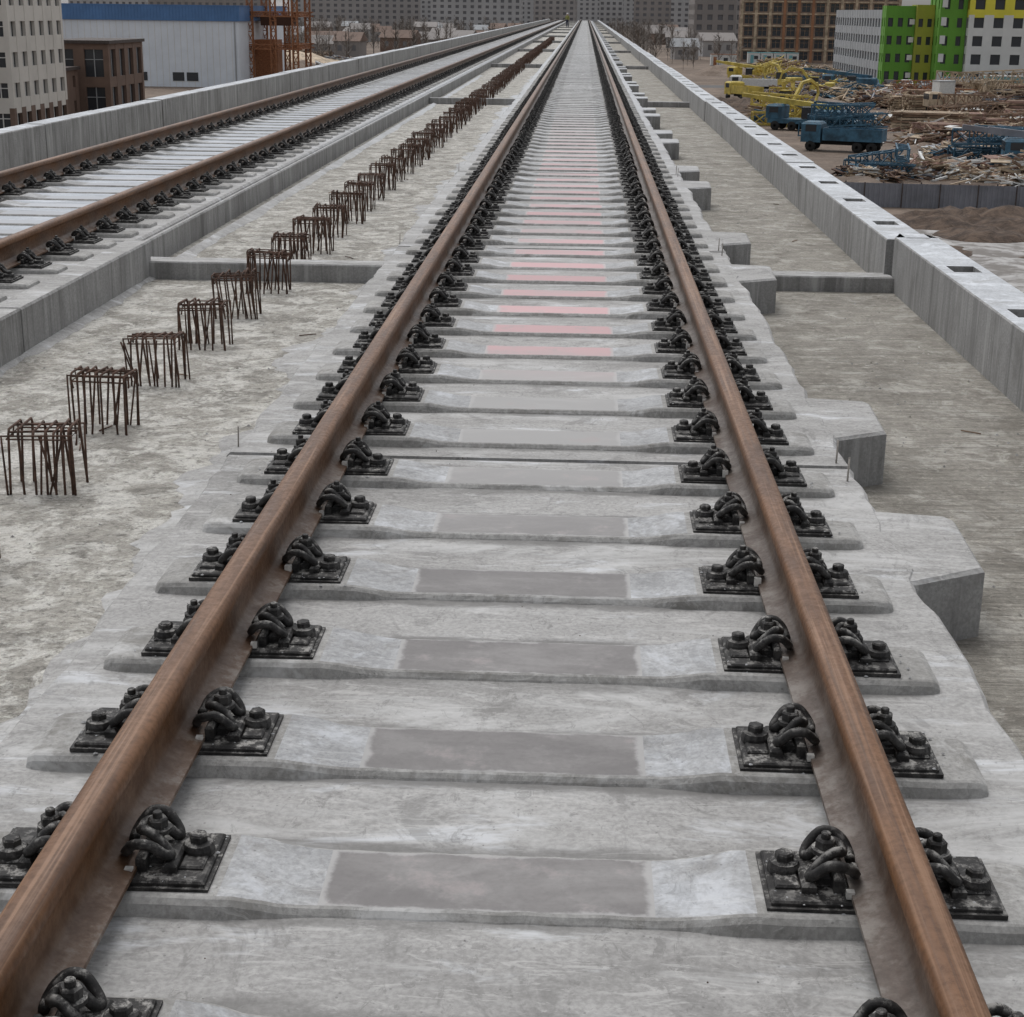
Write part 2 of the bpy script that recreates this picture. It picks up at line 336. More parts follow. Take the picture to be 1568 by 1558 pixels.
# ---- sleeper with fastenings
def sleeper_mesh(detail, seed=0):
    rnd=random.Random(seed)
    mb=MB()
    secs=[(-1.145,.09,.246),(-1.138,.106,.266),(-1.12,.114,.2755),(-1.08,.120,.279),(-.54,.128,.285),(-.51,.1275,.2835),(-.48,.126,.279),(-.45,.123,.273),(-.42,.120,.268),(-.385,.117,.264),(-.34,.115,.262)]
    secs=secs+[(-x,w,z) for x,w,z in reversed(secs)]
    S=[]
    for a,b in zip(secs[:-1],secs[1:]):
        n=max(1,int((b[0]-a[0])/.05)) if detail else 1
        for k in range(n): S.append(tuple(a[i]+(b[i]-a[i])*k/n for i in range(3)))
    S.append(secs[-1]); secs=S
    vs=[];
    for x,w,z in secs:
        j=(lambda a: rnd.uniform(-a,a)) if detail else (lambda a:0)
        j1=j(.003); j2=j(.003)
        vs+= [(x,-w-.028+j(.007),.225),(x,-w-.013+j1,max(.24,z-.013+j(.002))),(x,-w-.003+j1,z-.003),(x,-w+.005+j1,z),(x,w-.005+j2,z),(x,w+.003+j2,z-.003),(x,w+.013+j2,max(.24,z-.013)),(x,w+.028,.225)]
    C=8
    groups={'sleep':[], 'sleep_dk':[], 'sleep_lt':[]}
    for i in range(len(secs)-1):
        xm=abs((secs[i][0]+secs[i+1][0])/2)
        for j in range(C-1):
            f=(i*C+j,(i+1)*C+j,(i+1)*C+j+1,i*C+j+1)
            k='sleep'
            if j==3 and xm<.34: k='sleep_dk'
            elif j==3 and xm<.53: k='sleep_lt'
            groups[k].append(f)
    groups['sleep'].append(tuple(range(C))); groups['sleep'].append(tuple(range(len(vs)-C,len(vs)))[::-1])
    mb.v+=vs
    for k,fs in groups.items():
        mi=mb.mi(k)
        for f in fs: mb.f.append(f); mb.m.append(mi); mb.sm.append(False)
    for rs in (-1,1):
        for side in (-1,1):
            T=Matrix.Translation((rs*RG,0,ZS))@Matrix.Diagonal((side,1,1,1))
            if side==1:
                Tc=Matrix.Translation((rs*RG,0,ZS))
                mb.box(-.237,.237,-.112,.112,-.004,.006,'black',T=Tc)
                mb.box(-.228,.228,-.103,.103,.006,.0165,'black',T=Tc,bev=.004)
            mb.box(.079,.100,-.066,.066,.016,.050,'black',T=T,bev=.006)
            mb.box(.100,.150,-.034,.034,.016,.038,'black',T=T,bev=.007)
            mb.box(.134,.164,-.070,.070,.016,.036,'black',T=T,bev=.006)
            mb.box(.165,.215,-.055,.055,.016,.024,'black',T=T,bev=.004)
            r=lambda a: rnd.uniform(-a,a)
            h=[(.056,.014,.047),(.056,.044,.050),(.066,.063,.066),(.086,.071,.082),(.112,.070,.080),(.136,.060,.056),(.147,.046,.042),(.140,.035,.046),(.118,.028,.072),(.096,.022,.088),(.082,.013,.082)]
            h=[(u+r(.002),v+r(.002),w_+r(.002)) for u,v,w_ in h]
            pth=h+[(.078,0,.078)]+[(u,-v,w) for u,v,w in reversed(h)]
            if detail: mb.tube(catmull(pth,3),.0112,'black',7,T=T)
            else: mb.tube(pth[::2],.0112,'black',4,T=T,smooth=False)
            nn=12 if detail else 6; dz=r(.004)
            mb.lathe([(.012,.03),(.012,.070),(.028,.074),(.028,.083),(.018,.085)],'black',nn,(.112,0,0),T=T,smooth=False)
            Tb=T@Matrix.Translation((.112,0,dz))@Matrix.Rotation(r(1),4,'Z')
            mb.lathe([(.021,.081),(.021,.102),(.017,.106)],'black',6,T=Tb,smooth=False)
            mb.lathe([(.010,.10),(.010,.117),(.008,.119)],'black',nn,T=Tb,smooth=False)
            vo=.020*side*rs
            mb.lathe([(.034,.016),(.034,.030),(.030,.040),(.018,.044)],'black',nn,(.190,vo,0),T=T,smooth=False)
            Tb=T@Matrix.Translation((.190,vo,0))@Matrix.Rotation(r(1),4,'Z')
            mb.lathe([(.020,.040),(.020,.056),(.016,.060)],'black',6,T=Tb,smooth=False)
            if detail:
                mb.box(.060,.080,-.090,-.072,.018,.044,'white_pl',T=T)
                mb.box(.062,.078,.076,.090,.018,.034,'white_pl',T=T)
    if detail:
        for q in range(130):
            sx=rnd.choice((-1,1)); x=sx*(RG+rnd.uniform(-.27,.27)); y=rnd.uniform(-.135,.12)
            if abs(abs(x)-RG)<.08: continue
            s=rnd.uniform(.002,.006); z=ZS-.002 if abs(abs(x)-RG)>.236 or abs(y)>.11 else ZS+.015
            n=5; vv=[(x+s*rnd.uniform(.6,1.4)*math.cos(2*math.pi*i/n),y+s*rnd.uniform(.6,1.3)*math.sin(2*math.pi*i/n),z) for i in range(n)]+[(x,y,z+s*.6)]
            mb.add(vv,[(i,(i+1)%n,n) for i in range(n)],'sleep_lt')
    return mb.mesh('sleeper_hi' if detail else 'sleeper_lo')
ms_hi=[sleeper_mesh(True,i) for i in range(6)]; ms_lo=sleeper_mesh(False)

def rail_mesh(mb, x):
    z=ZF
    half=[(.075,0),(.075,.010),(.050,.016),(.018,.028),(.010,.045),(.009,.085),(.010,.122),(.016,.132),(.0355,.140),(.0375,.146),(.0365,.166),(.031,.175),(.018,.1795),(0,.1805)]
    prof=half+[(-a,b) for a,b in reversed(half[:-1])]
    ys=[-3]+[k for k in range(0,40,4)]+[60,100,160,240,END]
    n=len(prof); vs=[]; fs=[]
    for y in ys:
        for a,b in prof: vs.append((x+a,y,z+b))
    for i in range(len(ys)-1):
        for j in range(n): fs.append((i*n+j,i*n+(j+1)%n,(i+1)*n+(j+1)%n,(i+1)*n+j))
    fs.append(tuple(range(n))); 
    mb.add(vs,fs,'rail',smooth=True)

def make_track(xc):
    e=empty('railway_track',(xc,0,0))
    for i,x in enumerate((-RG,RG)):
        mb=MB(); rail_mesh(mb,x); o=mb.obj('rail_%d'%(i+1),e)
        md=o.modifiers.new('es','EDGE_SPLIT'); md.split_angle=R(48)
    k=-2
    while True:
        y=Y0+.6*k
        if y>END: break
        near=y<22
        mkobj('sleeper_with_fastenings',ms_hi[k%6] if near else ms_lo,e,(random.uniform(-.008,.008),y+random.uniform(-.006,.006),random.uniform(-.003,.002)),random.uniform(-.004,.004)+(math.pi if random.random()<.5 else 0))
        k+=1
make_track(0); make_track(X2)

# ---- plinths
JO=6.2
def plinth_seg(mb,x0,x1,y0,y1,k,z=ZP,rag=0):
    if not rag: mb.box(x0,x1,y0,y1,-.01,z,k,bev=.018); return
    n=60; vs=[]; fs=[]; b=.016
    for i in range(n+1):
        y=y0+(y1-y0)*i/n; jl=rag*mnoise.noise(Vector((y*3.1,x0,1.3)))+rag*.6*mnoise.noise(Vector((y*11,x0,5.3))); jr=rag*mnoise.noise(Vector((y*3.1,x1,7.7)))+rag*.6*mnoise.noise(Vector((y*11,x1,2.3)))
        xl=x0+jl; xr=x1+jr
        vs+=[(xl-.01,y,-.01),(xl,y,z-b),(xl+b,y,z),(xr-b,y,z),(xr,y,z-b),(xr+.01,y,-.01)]
    for i in range(n):
        for j in range(5): fs.append((i*6+j,i*6+j+1,(i+1)*6+j+1,(i+1)*6+j))
    fs.append((0,1,2,3,4,5)); fs.append(tuple(range(n*6,n*6+6))[::-1])
    fs=[tuple(reversed(f)) for f in fs]
    mb.add(vs,fs,k)
mb=MB()
y=JO-12
while y<END:
    a,b=y+.022,y+6-.022
    w=random.uniform(-.012,.012)
    plinth_seg(mb,-1.27+w,1.26+w,a,b,'plinth',rag=.026 if y<60 else 0)
    for cy in (y+.9,y+5.1):
        z=ZP-.006
        y0,y1=cy-.28,cy+.30
        poly=[(1.20,y0-.17),(1.27,y0-.14),(1.515,y0),(1.535,y1-.05),(1.505,y1),(1.20,y1+.05)]
        pin=[(1.20,y0-.16),(1.265,y0-.13),(1.503,y0+.012),(1.523,y1-.055),(1.50,y1-.01),(1.20,y1+.04)]
        n=6; vs=[(px,py,-.01) for px,py in poly]+[(px,py,z-.012) for px,py in poly]+[(px,py,z) for px,py in pin]
        mb.add(vs,[tuple(range(12,18))]+[(i,(i+1)%n,(i+1)%n+n,i+n) for i in range(n)]+[(i+n,(i+1)%n+n,(i+1)%n+2*n,i+2*n) for i in range(n)],'plinth')
        mb.add([(1.275,y0-.139,.0),(1.516,y0-.002,.0),(1.516,y0-.002,z-.013),(1.275,y0-.139,z-.013)],[(0,1,2,3)],'wall')
    y+=6
mb.obj('concrete_track_slab')
mb=MB(); y=JO-12
while y<END:
    a,b=y+.02,y+6-.02
    plinth_seg(mb,X2-1.27,-3.30,a,b,'plinth')
    mb.add([(X2-.62,a+.02,ZP+.003),(X2+.62,a+.02,ZP+.003),(X2+.62,b-.02,ZP+.003),(X2-.62,b-.02,ZP+.003)],[(0,1,2,3)],'plinth2')
    y+=6
mb.obj('concrete_track_slab')
mb=MB(); y=-5.9
while y<12: 
    mb.box(-3.31,-3.12,y+.008,min(y+3,12.0)-.008,-.01,.285,'wall',bev=.012,top='plinth'); y+=3
y=12.25
while y<END:
    mb.box(-3.40,-3.26,y+.01,y+5.97,-.01,.215,'wall',bev=.012,top='plinth'); y+=6
mb.obj('concrete_kerb')
mb=MB()
for (xe,sg,wm) in ((-1.27,-1,.36),(1.26,1,.16),(-3.12,1,.10)):
    n=900; vs=[];fs=[]
    for i in range(n+1):
        y=-2+i*.06
        w=wm*(.62+.55*mnoise.noise(Vector((y*.9,xe,.3)))+.35*mnoise.noise(Vector((y*3.7,xe,2.3)))+.16*mnoise.noise(Vector((y*13,xe,8.3))))
        w=max(.02,w)
        vs+=[(xe-sg*.03,y,.03),(xe+sg*w*.6,y,.012),(xe+sg*w,y,.001)]
    for i in range(n):
        for j in range(2):
            f=(i*3+j,i*3+j+1,(i+1)*3+j+1,(i+1)*3+j); fs.append(f if sg>0 else f[::-1])
    mb.add(vs,fs,'plinth',True)
mb.obj('cement_slurry')
mb=MB(); y=JO
while y<20:
    mb.tube([(-1.25,y+.10,.1),(-1.245,y+.11,.33)],.0035,'dowel',5)
    for x,dy in ((1.21,.06),(1.215,-.20)):
        mb.tube([(x,y+dy,.2),(x+.004,y+dy+.01,.34)],.004,'dowel',5)
    y+=6
mb.obj('dowel_bars')

# ---- deck and bridge
WL=-6.87; WR=2.50
mb=MB()
mb.add([(-3.3,-8,0),(-.8,-8,0),(-.8,END,0),(-3.3,END,0)],[(0,1,2,3)],'deck_l')
mb.add([(-.8,-8,0),(2.9,-8,0),(2.9,END,0),(-.8,END,0)],[(0,1,2,3)],'deck_r')
mb.add([(-7.2,-8,0),(-3.3,-8,0),(-3.3,END,0),(-7.2,END,0)],[(0,1,2,3)],'deck_l')
mb.box(-7.18,2.82,-8,END,-.5,-.01,'wall')
mb.box(-5.2,.9,-8,END,-2.3,-.5,'wall')
y=0
while y<END+1:
    mb.box(-4.2,-.1,y-1,y+1,GZ-1,-2.3,'wall'); mb.box(-5.6,1.3,y-1.1,y+1.1,-3.1,-2.29,'wall'); y+=30
mb.obj('bridge_deck')
mb=MB()
y=12.1
while y<END:
    mb.box(-3.25,-1.25,y-.16,y-.02,-.01,.135,'wall',top='plinth',bev=.01); mb.box(-3.25,-1.25,y+.02,y+.14,-.01,.125,'wall',top='plinth',bev=.01)
    mb.box(1.24,2.50,y-.16,y-.02,-.01,.115,'wall',top='plinth',bev=.01); mb.box(1.24,2.50,y+.02,y+.14,-.01,.105,'wall',top='plinth',bev=.01)
    y+=24
mb.obj('expansion_joint_kerb')

def pocket_cell(mb,x0,x1,y0,y1,z,px0,px1,py0,py1,dep=.16):
    I=[(px0,py0),(px1,py0),(px1,py1),(px0,py1)]; b=.008
    top=[(x0+b,y0,z),(x1-b,y0,z),(x1-b,y1,z),(x0+b,y1,z)]+[(a,c,z) for a,c in I]
    mb.add(top,[(0,1,5,4),(1,2,6,5),(2,3,7,6),(3,0,4,7)],'walltop')
    mb.add([(a,c,z) for a,c in I]+[(a,c,z-dep) for a,c in I],[(0,1,5,4),(1,2,6,5),(2,3,7,6),(3,0,4,7),(4,5,6,7)],'wall')
    vs=[(x0,y0,-.5),(x0,y1,-.5),(x0,y1,z-b),(x0,y0,z-b),(x0+b,y0,z),(x0+b,y1,z),(x1,y0,-.5),(x1,y1,-.5),(x1,y1,z-b),(x1,y0,z-b),(x1-b,y0,z),(x1-b,y1,z)]
    mb.add(vs,[(1,0,3,2),(3,4,5,2),(6,7,8,9),(10,9,8,11)],'wall')
    mb.add([(x0,y0,-.5),(x1,y0,-.5),(x1,y0,z-b),(x1-b,y0,z),(x0+b,y0,z),(x0,y0,z-b)],[(0,1,2,3,4,5)],'wall')
    mb.add([(x0,y1,-.5),(x1,y1,-.5),(x1,y1,z-b),(x1-b,y1,z),(x0+b,y1,z),(x0,y1,z-b)],[(5,4,3,2,1,0)],'wall')
mb=MB(); y=-6.0
while y<12:
    a,b=y,min(y+1.6,12.05); j=random.uniform(-.03,.03)
    pocket_cell(mb,WR,WR+.33,a,b,.40,WR+.08,WR+.26,a+.4+j,a+.66+j); y+=1.6
y=12.17; i=0
while y<END:
    g=.014 if i%4==3 else 0; j=random.uniform(-.05,.05); d=.006*(i//4%3-1)
    pocket_cell(mb,WR-.03+d,WR+.30+d,y,y+1.6-g,.375+d,WR+.05+j*.2,WR+.23+j*.2,y+.9+j,y+1.14+j); y+=1.6; i+=1
mb.obj('concrete_parapet')
mb=MB(); y=-6.0
while y<END:
    d=random.uniform(-.008,.008)
    mb.box(WL-.30,WL+d,y+.01,y+2.98,-.5,.50+d,'wall',top='walltop',bev=.012); y+=3
mb.obj('concrete_parapet')

# ---- rebar starter cages
def cage_mesh(seed):
    rnd=random.Random(seed); mb=MB(); W,D,H=.132,.095,.285
    def J(a=.008): return rnd.uniform(-a,a)
    xs=[-W,-W*.6,-W*.2,W*.15,W*.5,W*.78,W]
    for i,x in enumerate(xs):
        h=H+J(.012); l1=J(.022); l2=J(.022)
        a=(x+J(),-D+J(),-.02); b=(x+l1,-D+J(),h); c=(x+l1+J(),D+J(),h+J(.006)); d=(x+l2,D+J(),-.02)
        mb.tube([a,(b[0],b[1],b[2]-.02),(b[0],b[1]+.015,b[2]),(c[0],c[1]-.015,c[2]),(c[0],c[1],c[2]-.02),d],.0058,'rebar',5)
    for y in (-D-.006,-D*.3,D*.4,D+.006):
        h=H-.012+J(.01); q=abs(y)>D*.5
        l=[(-W-.012,y,-.02 if q else h-.05),(-W-.012+J(.012),y,h),(W+.012+J(.012),y+J(),h+J(.006)),(W+.014,y,-.02 if q else h-.06)]
        mb.tube(l,.0058,'rebar',5)
    for k in range(4):
        a=J(.11); mb.tube([(a,-D,.0),(a+J(.07),-D+J(.02),H-.02)],.005,'rebar',5)
    z=H-.035
    mb.tube([(-W,-D,z),(W,-D,z+J()),(W,D,z),(-W,D,z+J()),(-W,-D,z)],.004,'rebar',5)
    return mb.mesh('rebar_cage')
cm=[cage_mesh(i) for i in range(9)]
e=empty('rebar_cage_row')
for k in range(-1,110):
    y=6.46+k*1.0
    o=mkobj('rebar_cage',cm[(k*4)%9],e,(-2.13+random.uniform(-.025,.025),y+random.uniform(-.03,.03),0),random.uniform(-.09,.09)+(math.pi if k%2 else 0))
    o.scale=(random.uniform(.94,1.08),1,random.uniform(.94,1.05)); o.rotation_euler[1]=random.uniform(-.04,.04)

mb=MB()
for k in range(900):
    s=random.choice((-1,1)); y=2.5+38*random.random()**1.5
    x=random.uniform(-3.0,-1.32) if s<0 else random.uniform(1.6,2.45)
    r=random.uniform(.004,.012); n=5
    vs=[(x+r*random.uniform(.6,1.2)*math.cos(2*math.pi*i/n),y+r*random.uniform(.6,1.2)*math.sin(2*math.pi*i/n),-.001) for i in range(n)]+[(x,y,r*.8)]
    mb.add(vs,[(i,(i+1)%n,n) for i in range(n)],random.choice(('deck_l','wall','deck_r','plinth')))
for k in range(260):
    y=2.2+14*random.random(); x=random.uniform(-1.2,1.2); r=random.uniform(.0015,.005); n=5
    if abs(((y-Y0)/.6+.5)%1-.5)*.6<.16: continue
    vs=[(x+r*random.uniform(.6,1.2)*math.cos(2*math.pi*i/n),y+r*random.uniform(.6,1.2)*math.sin(2*math.pi*i/n),ZP-.001) for i in range(n)]+[(x,y,ZP+r*.8)]
    mb.add(vs,[(i,(i+1)%n,n) for i in range(n)],random.choice(('wall','soil','plinth')))
for k in range(14):
    s=random.choice((-1,1)); y=random.uniform(4,20); x=random.uniform(-2.9,-1.6) if s<0 else random.uniform(1.65,2.4); a=random.uniform(0,3.1); l=random.uniform(.03,.12)
    mb.tube([(x,y,.006),(x+math.cos(a)*l,y+math.sin(a)*l,.008)],.004,random.choice(('rebar','timber')),4)
mb.obj('concrete_rubble')

# ---------------------------------------------------------------- ground
mb=MB(); mb.add([(-4000,-300,GZ),(4000,-300,GZ),(4000,6000,GZ),(-4000,6000,GZ)],[(0,1,2,3)],'dirt'); mb.obj('ground')
def mound(name,x,y,rx,ry,h,k,seed,n=22,z=GZ):
    mb=MB(); vs=[];fs=[]
    for i in range(n+1):
        for j in range(n+1):
            u=i/n*2-1; v=j/n*2-1; r=math.hypot(u,v)
            b=max(0,1-r*r)**.8
            q=mnoise.fractal(Vector((u*1.6+seed,v*1.6,seed*.7)),1,2,5)
            hh=b*(.65+.55*q)*h-.15
            vs.append((x+u*rx,y+v*ry,z+hh))
    for i in range(n):
        for j in range(n): a=i*(n+1)+j; fs.append((a,a+n+1,a+n+2,a+1))
    mb.add(vs,fs,k,True); return mb.obj(name)
mound('dirt_pile',22.5,98,4.5,4,1.6,'soil',1.3); mound('dirt_pile',28,97,6,5,1.5,'soil',4.1); mound('dirt_pile',23,92,3,3,.9,'soil',6.5)
mound('dirt_pile',19,86,3,3,.5,'soil',16.5); mound('dirt_pile',26,84,4,2,.4,'soil',26.5)
mound('dirt_pile',-52,300,10,12,3,'dirt',3.2); mound('dirt_pile',-40,330,12,9,3,'timber',5.2); mound('dirt_pile',31,225,6,8,2,'dirt',8.8)
mound('dirt_pile',27,140,3,4,1,'soil',9.8); mound('dirt_pile',20,215,5,9,2,'soil',2.8); mound('dirt_pile',30,335,9,9,2.5,'dirt',12.8)
mound('dirt_pile',-60,345,16,14,4,'timber_pale',15.2); mound('dirt_pile',34,155,4,5,.8,'dirt',19.8); mound('dirt_pile',30,182,5,6,1,'soil',29.8)
mound('dirt_pile',20,120,3,6,.9,'dirt',31.8); mound('dirt_pile',31,118,5,5,.8,'soil',33.8)
mb=MB(); mb.add([(14,55,GZ+.02),(34,58,GZ+.02),(30,93,GZ+.02),(17,95,GZ+.02)],[(0,1,2,3)],'slush'); mb.obj('pavement')
mb=MB(); mb.add([(12,276,GZ+.01),(80,280,GZ+.01),(80,290,GZ+.01),(12,286,GZ+.01)],[(0,1,2,3)],'asph'); mb.obj('road')

mb=MB(); x=15.0; vs=[];i=0
while x<60:
    d=.05 if (i//2)%2 else 0; yy=106-.09*(x-19)-d
    vs+=[(x,yy,GZ),(x,yy,GZ+1.55)]; i+=1; x+=.13 if i%2 else .04
fs=[(2*q,2*q+2,2*q+3,2*q+1) for q in range(len(vs)//2-1)]
mb.add(vs,fs,'fence_grey'); x=15
while x<60: mb.box(x-.04,x+.04,106-.09*(x-19)+.02,106-.09*(x-19)+.1,GZ,GZ+1.65,'dark_trim'); x+=2.4
x=16.2
while x<60: mb.box(x-.035,x+.035,106-.09*(x-19)-.11,106-.09*(x-19)-.06,GZ,GZ+1.6,'dark_trim'); x+=2.4
mb.obj('corrugated_fence')

# ---------------------------------------------------------------- buildings
def building(name, loc, rz, W, D, floors, fh, bays, dbays, ww, wh, wall='brick', glass='glass', sill=.9, mullion=None,
             bands=None, roof=1.0, trim=None):
    """facade piers and spandrels over recessed glazing; local front faces -Y, origin = front-left ground corner"""
    e=empty(name,loc,rz); H=floors*fh
    g=MB(); g.box(.3,W-.3,.3,D-.3,0,H,glass); g.obj('windows',e)
    w=MB()
    def wk(f): return bands(f) if bands else wall
    for f in range(floors+1):
        z0=f*fh-(fh-wh-sill) if f else -.3; z1=f*fh+sill if f<floors else H+roof
        k=wk(min(f,floors-1))
        w.box(.03,W-.03,.03,.33,z0,z1,k); w.box(.03,W-.03,D-.33,D-.03,z0,z1,k)
        w.box(.031,.33,.05,D-.05,z0,z1,k); w.box(W-.33,W-.031,.05,D-.05,z0,z1,k)
    for (n,Lg,ax) in ((bays,W,0),(dbays,D,1)):
        bw=Lg/n
        for i in range(n+1):
            a=max(0,i*bw-(bw-ww)/2); b=min(Lg,i*bw+(bw-ww)/2)
            for f in range(floors):
                z0,z1=f*fh,(f+1)*fh; k=wk(f)
                if f==floors-1: z1+=roof-.01
                if ax==0:
                    w.box(a,b,0,.32,z0,z1,k); w.box(a,b,D-.32,D,z0,z1,k)
                else:
                    a2,b2=max(a,.004),min(b,Lg-.004)
                    w.box(-.004,.32,a2,b2,z0,z1,k); w.box(W-.32,W+.004,a2,b2,z0,z1,k)
    w.box(.2,W-.2,.2,D-.2,H+.02,H+.15,'asph')
    w.obj('walls',e)
    if mullion:
        q=MB()
        for i in range(bays):
            c=(i+.5)*W/bays
            for f in range(floors):
                z=f*fh+sill
                q.box(c-.05,c+.05,.2,.27,z,z+wh,mullion); q.box(c-ww/2,c+ww/2,.19,.26,z+wh*.62,z+wh*.62+.08,mullion)
        for i in range(dbays):
            c=(i+.5)*D/dbays
            for f in range(floors):
                z=f*fh+sill; q.box(.2,.27,c-.05,c+.05,z,z+wh,mullion); q.box(W-.27,W-.2,c-.05,c+.05,z,z+wh,mullion)
        q.obj('window_frames',e)
    if trim:
        t=MB(); t.box(-.25,W+.25,-.25,D+.25,H+roof+.01,H+roof+.35,trim); t.obj('cornice',e)
    return e
e1=building('office_building',(53.5,300,GZ),0,24,57,4,3.0,8,19,1.9,1.5,wall='facade_grey',mullion='facade_white',roof=.9)
e2=building('green_office_building',(53.4,297.5,GZ),0,5.2,4,4,3.05,3,2,.9,1.5,wall='green',roof=1.4)
e3=building('olive_office_building',(58.62,296.5,GZ),0,3.1,5,4,3.05,2,2,.8,1.4,wall='olive',roof=1.6)
e4=building('green_tower_building',(61.74,292,GZ),0,4.6,9,6,3.05,2,3,.9,1.6,wall='green',roof=1.5)
e5=building('yellow_office_building',(66.38,290,GZ),-.02,40,20,6,3.05,12,6,1.7,1.7,wall='facade_white',bands=lambda f:'facade_white' if f<4 else 'yellow',roof=1.0)
mb=MB()
for f in range(6): mb.box(.25,1.15,-.07,-.01,f*3.05+1.2,f*3.05+2.6,'facade_white')
mb.obj('white_panels',e4)
mb=MB()
for f in range(4): mb.box(4.2,5.1,-.07,-.01,f*3.05+1.3,f*3.05+2.2,'facade_white')
mb.obj('white_panels',e2)
eb=building('brick_apartment_building',(40.5,432,GZ),-.05,40,18,10,3.0,11,5,2.1,2.1,wall='brick',sill=.5,mullion='timber')
mb=MB()
for i in range(12):
    x=i*40/11; mb.box(x-.35,x+.35,-.35,-.02,0,31,'brickorange' if i in (3,4,5) else 'timber_pale')
for f in range(1,11): mb.box(-.3,40.3,-.30,-.05,f*3-.18,f*3+.15,'timber_pale')
mb.obj('facade_frame',eb)
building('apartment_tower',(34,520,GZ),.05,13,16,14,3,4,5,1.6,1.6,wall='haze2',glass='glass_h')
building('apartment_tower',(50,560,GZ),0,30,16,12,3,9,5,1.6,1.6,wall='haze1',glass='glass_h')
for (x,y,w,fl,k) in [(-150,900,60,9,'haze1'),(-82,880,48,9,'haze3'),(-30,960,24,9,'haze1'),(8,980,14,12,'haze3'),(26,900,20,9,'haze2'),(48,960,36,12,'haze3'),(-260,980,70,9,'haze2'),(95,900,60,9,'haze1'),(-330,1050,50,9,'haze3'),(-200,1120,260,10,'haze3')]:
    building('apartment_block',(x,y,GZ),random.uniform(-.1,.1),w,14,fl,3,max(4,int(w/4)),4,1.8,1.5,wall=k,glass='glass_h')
ea=building('white_apartment_building',(-69.8,150,GZ),0,17.0,16,7,2.75,7,6,1.5,1.35,wall='cream',bands=lambda f:'brown_render' if f<1 else 'cream',mullion='facade_white')
mb=MB()
for f in range(1,7):
    for x in (1.0,10.6):
        mb.box(x,x+3.8,-1.3,-.02,f*2.75-.1,f*2.75+.85,'facade_white'); mb.box(x+.1,x+3.7,-1.2,-.03,f*2.75+.86,f*2.75+2.3,'glass')
        for q in range(7): mb.box(x+.06+q*.6,x+.18+q*.6,-1.27,-1.205,f*2.75+.86,f*2.75+2.3,'facade_white')
        mb.box(x+.08,x+3.72,-1.26,-1.21,f*2.75+1.75,f*2.75+1.83,'facade_white')
        mb.box(x-.05,x+3.85,-1.36,-.03,f*2.75+2.31,f*2.75+2.5,'facade_white')
mb.obj('balconies',ea)
building('brown_brick_building',(-58.4,178,GZ),.0,6.6,14,2,4.0,2,4,2.1,2.9,wall='brown_render',sill=.5,mullion='facade_grey',trim='dark_trim',roof=.0)
building('brown_annex_building',(-61,171,GZ),0,6.0,6,2,2.6,3,2,.9,1.2,wall='brown_render',trim='dark_trim',roof=.1)
ew=empty('warehouse',(-85,254,GZ))
mb=MB(); mb.box(0,31.6,0,40,-.2,9.9,'white_wall')
x=.5
while x<31.5: mb.box(x-.03,x+.03,-.03,0,0,9.88,'facade_white'); x+=1.0
mb.obj('walls',ew)
mb=MB(); mb.box(-.3,31.9,-.3,40.3,9.9,12.1,'blue_roof')
x=.0
while x<31.8: mb.box(x,x+.06,-.34,-.301,9.92,12.1,'blue_roof'); x+=.5
mb.box(-.35,31.95,-.36,40.35,12.1,12.25,'blue_roof'); mb.obj('roof',ew)
mb=MB()
for x in (13,15.2,21,23.2): 
    mb.box(x,x+1.8,-.06,-.035,.9,2.2,'glass'); mb.box(x-.1,x+1.9,-.055,-.032,.8,.88,'facade_white')
mb.box(30.9,31.1,-.12,-.035,0,9.8,'facade_grey')
mb.obj('windows',ew)

# ---------------------------------------------------------------- yard objects
def truss(mb,p0,p1,w,k,seg=8,t=.05):
    p0=Vector(p0);p1=Vector(p1);d=(p1-p0).normalized(); a=d.cross(Vector((0,0,1)))
    if a.length<.05: a=d.cross(Vector((1,0,0)))
    a.normalize(); b=a.cross(d)
    C=[a*w/2+b*w/2,-a*w/2+b*w/2,-a*w/2-b*w/2,a*w/2-b*w/2]
    for c in C: mb.tube([p0+c,p1+c],t,k,4,smooth=False)
    for i in range(seg):
        q0=p0.lerp(p1,i/seg); q1=p0.lerp(p1,(i+1)/seg)
        for j in range(4):
            mb.tube([q0+C[j],q1+C[(j+1)%4]],t*.7,k,4,smooth=False); mb.tube([q0+C[j],q0+C[(j+1)%4]],t*.7,k,4,smooth=False)
def timber_stack(x,y,rz,k,n=10,ln=6,h=4,name='timber_stack'):
    mb=MB()
    for l in range(h):
        for i in range(n):
            if random.random()<.12: continue
            a=random.uniform(-.4,.4); yy=i*.32+random.uniform(-.05,.05)
            mb.box(a-ln/2,a+ln/2,yy,yy+.24,l*.3,l*.3+.22,random.choice((k,k,'timber')),T=Matrix.Rotation(random.uniform(-.02,.02),4,'Z'))
        mb.box(-ln/2.5,-ln/2.5+.12,0,n*.32,l*.3+.22,l*.3+.30,'timber_pale'); mb.box(ln/2.5,ln/2.5+.12,0,n*.32,l*.3+.22,l*.3+.30,'timber_pale')
    return mb.obj(name,None,(x,y,GZ),rz)
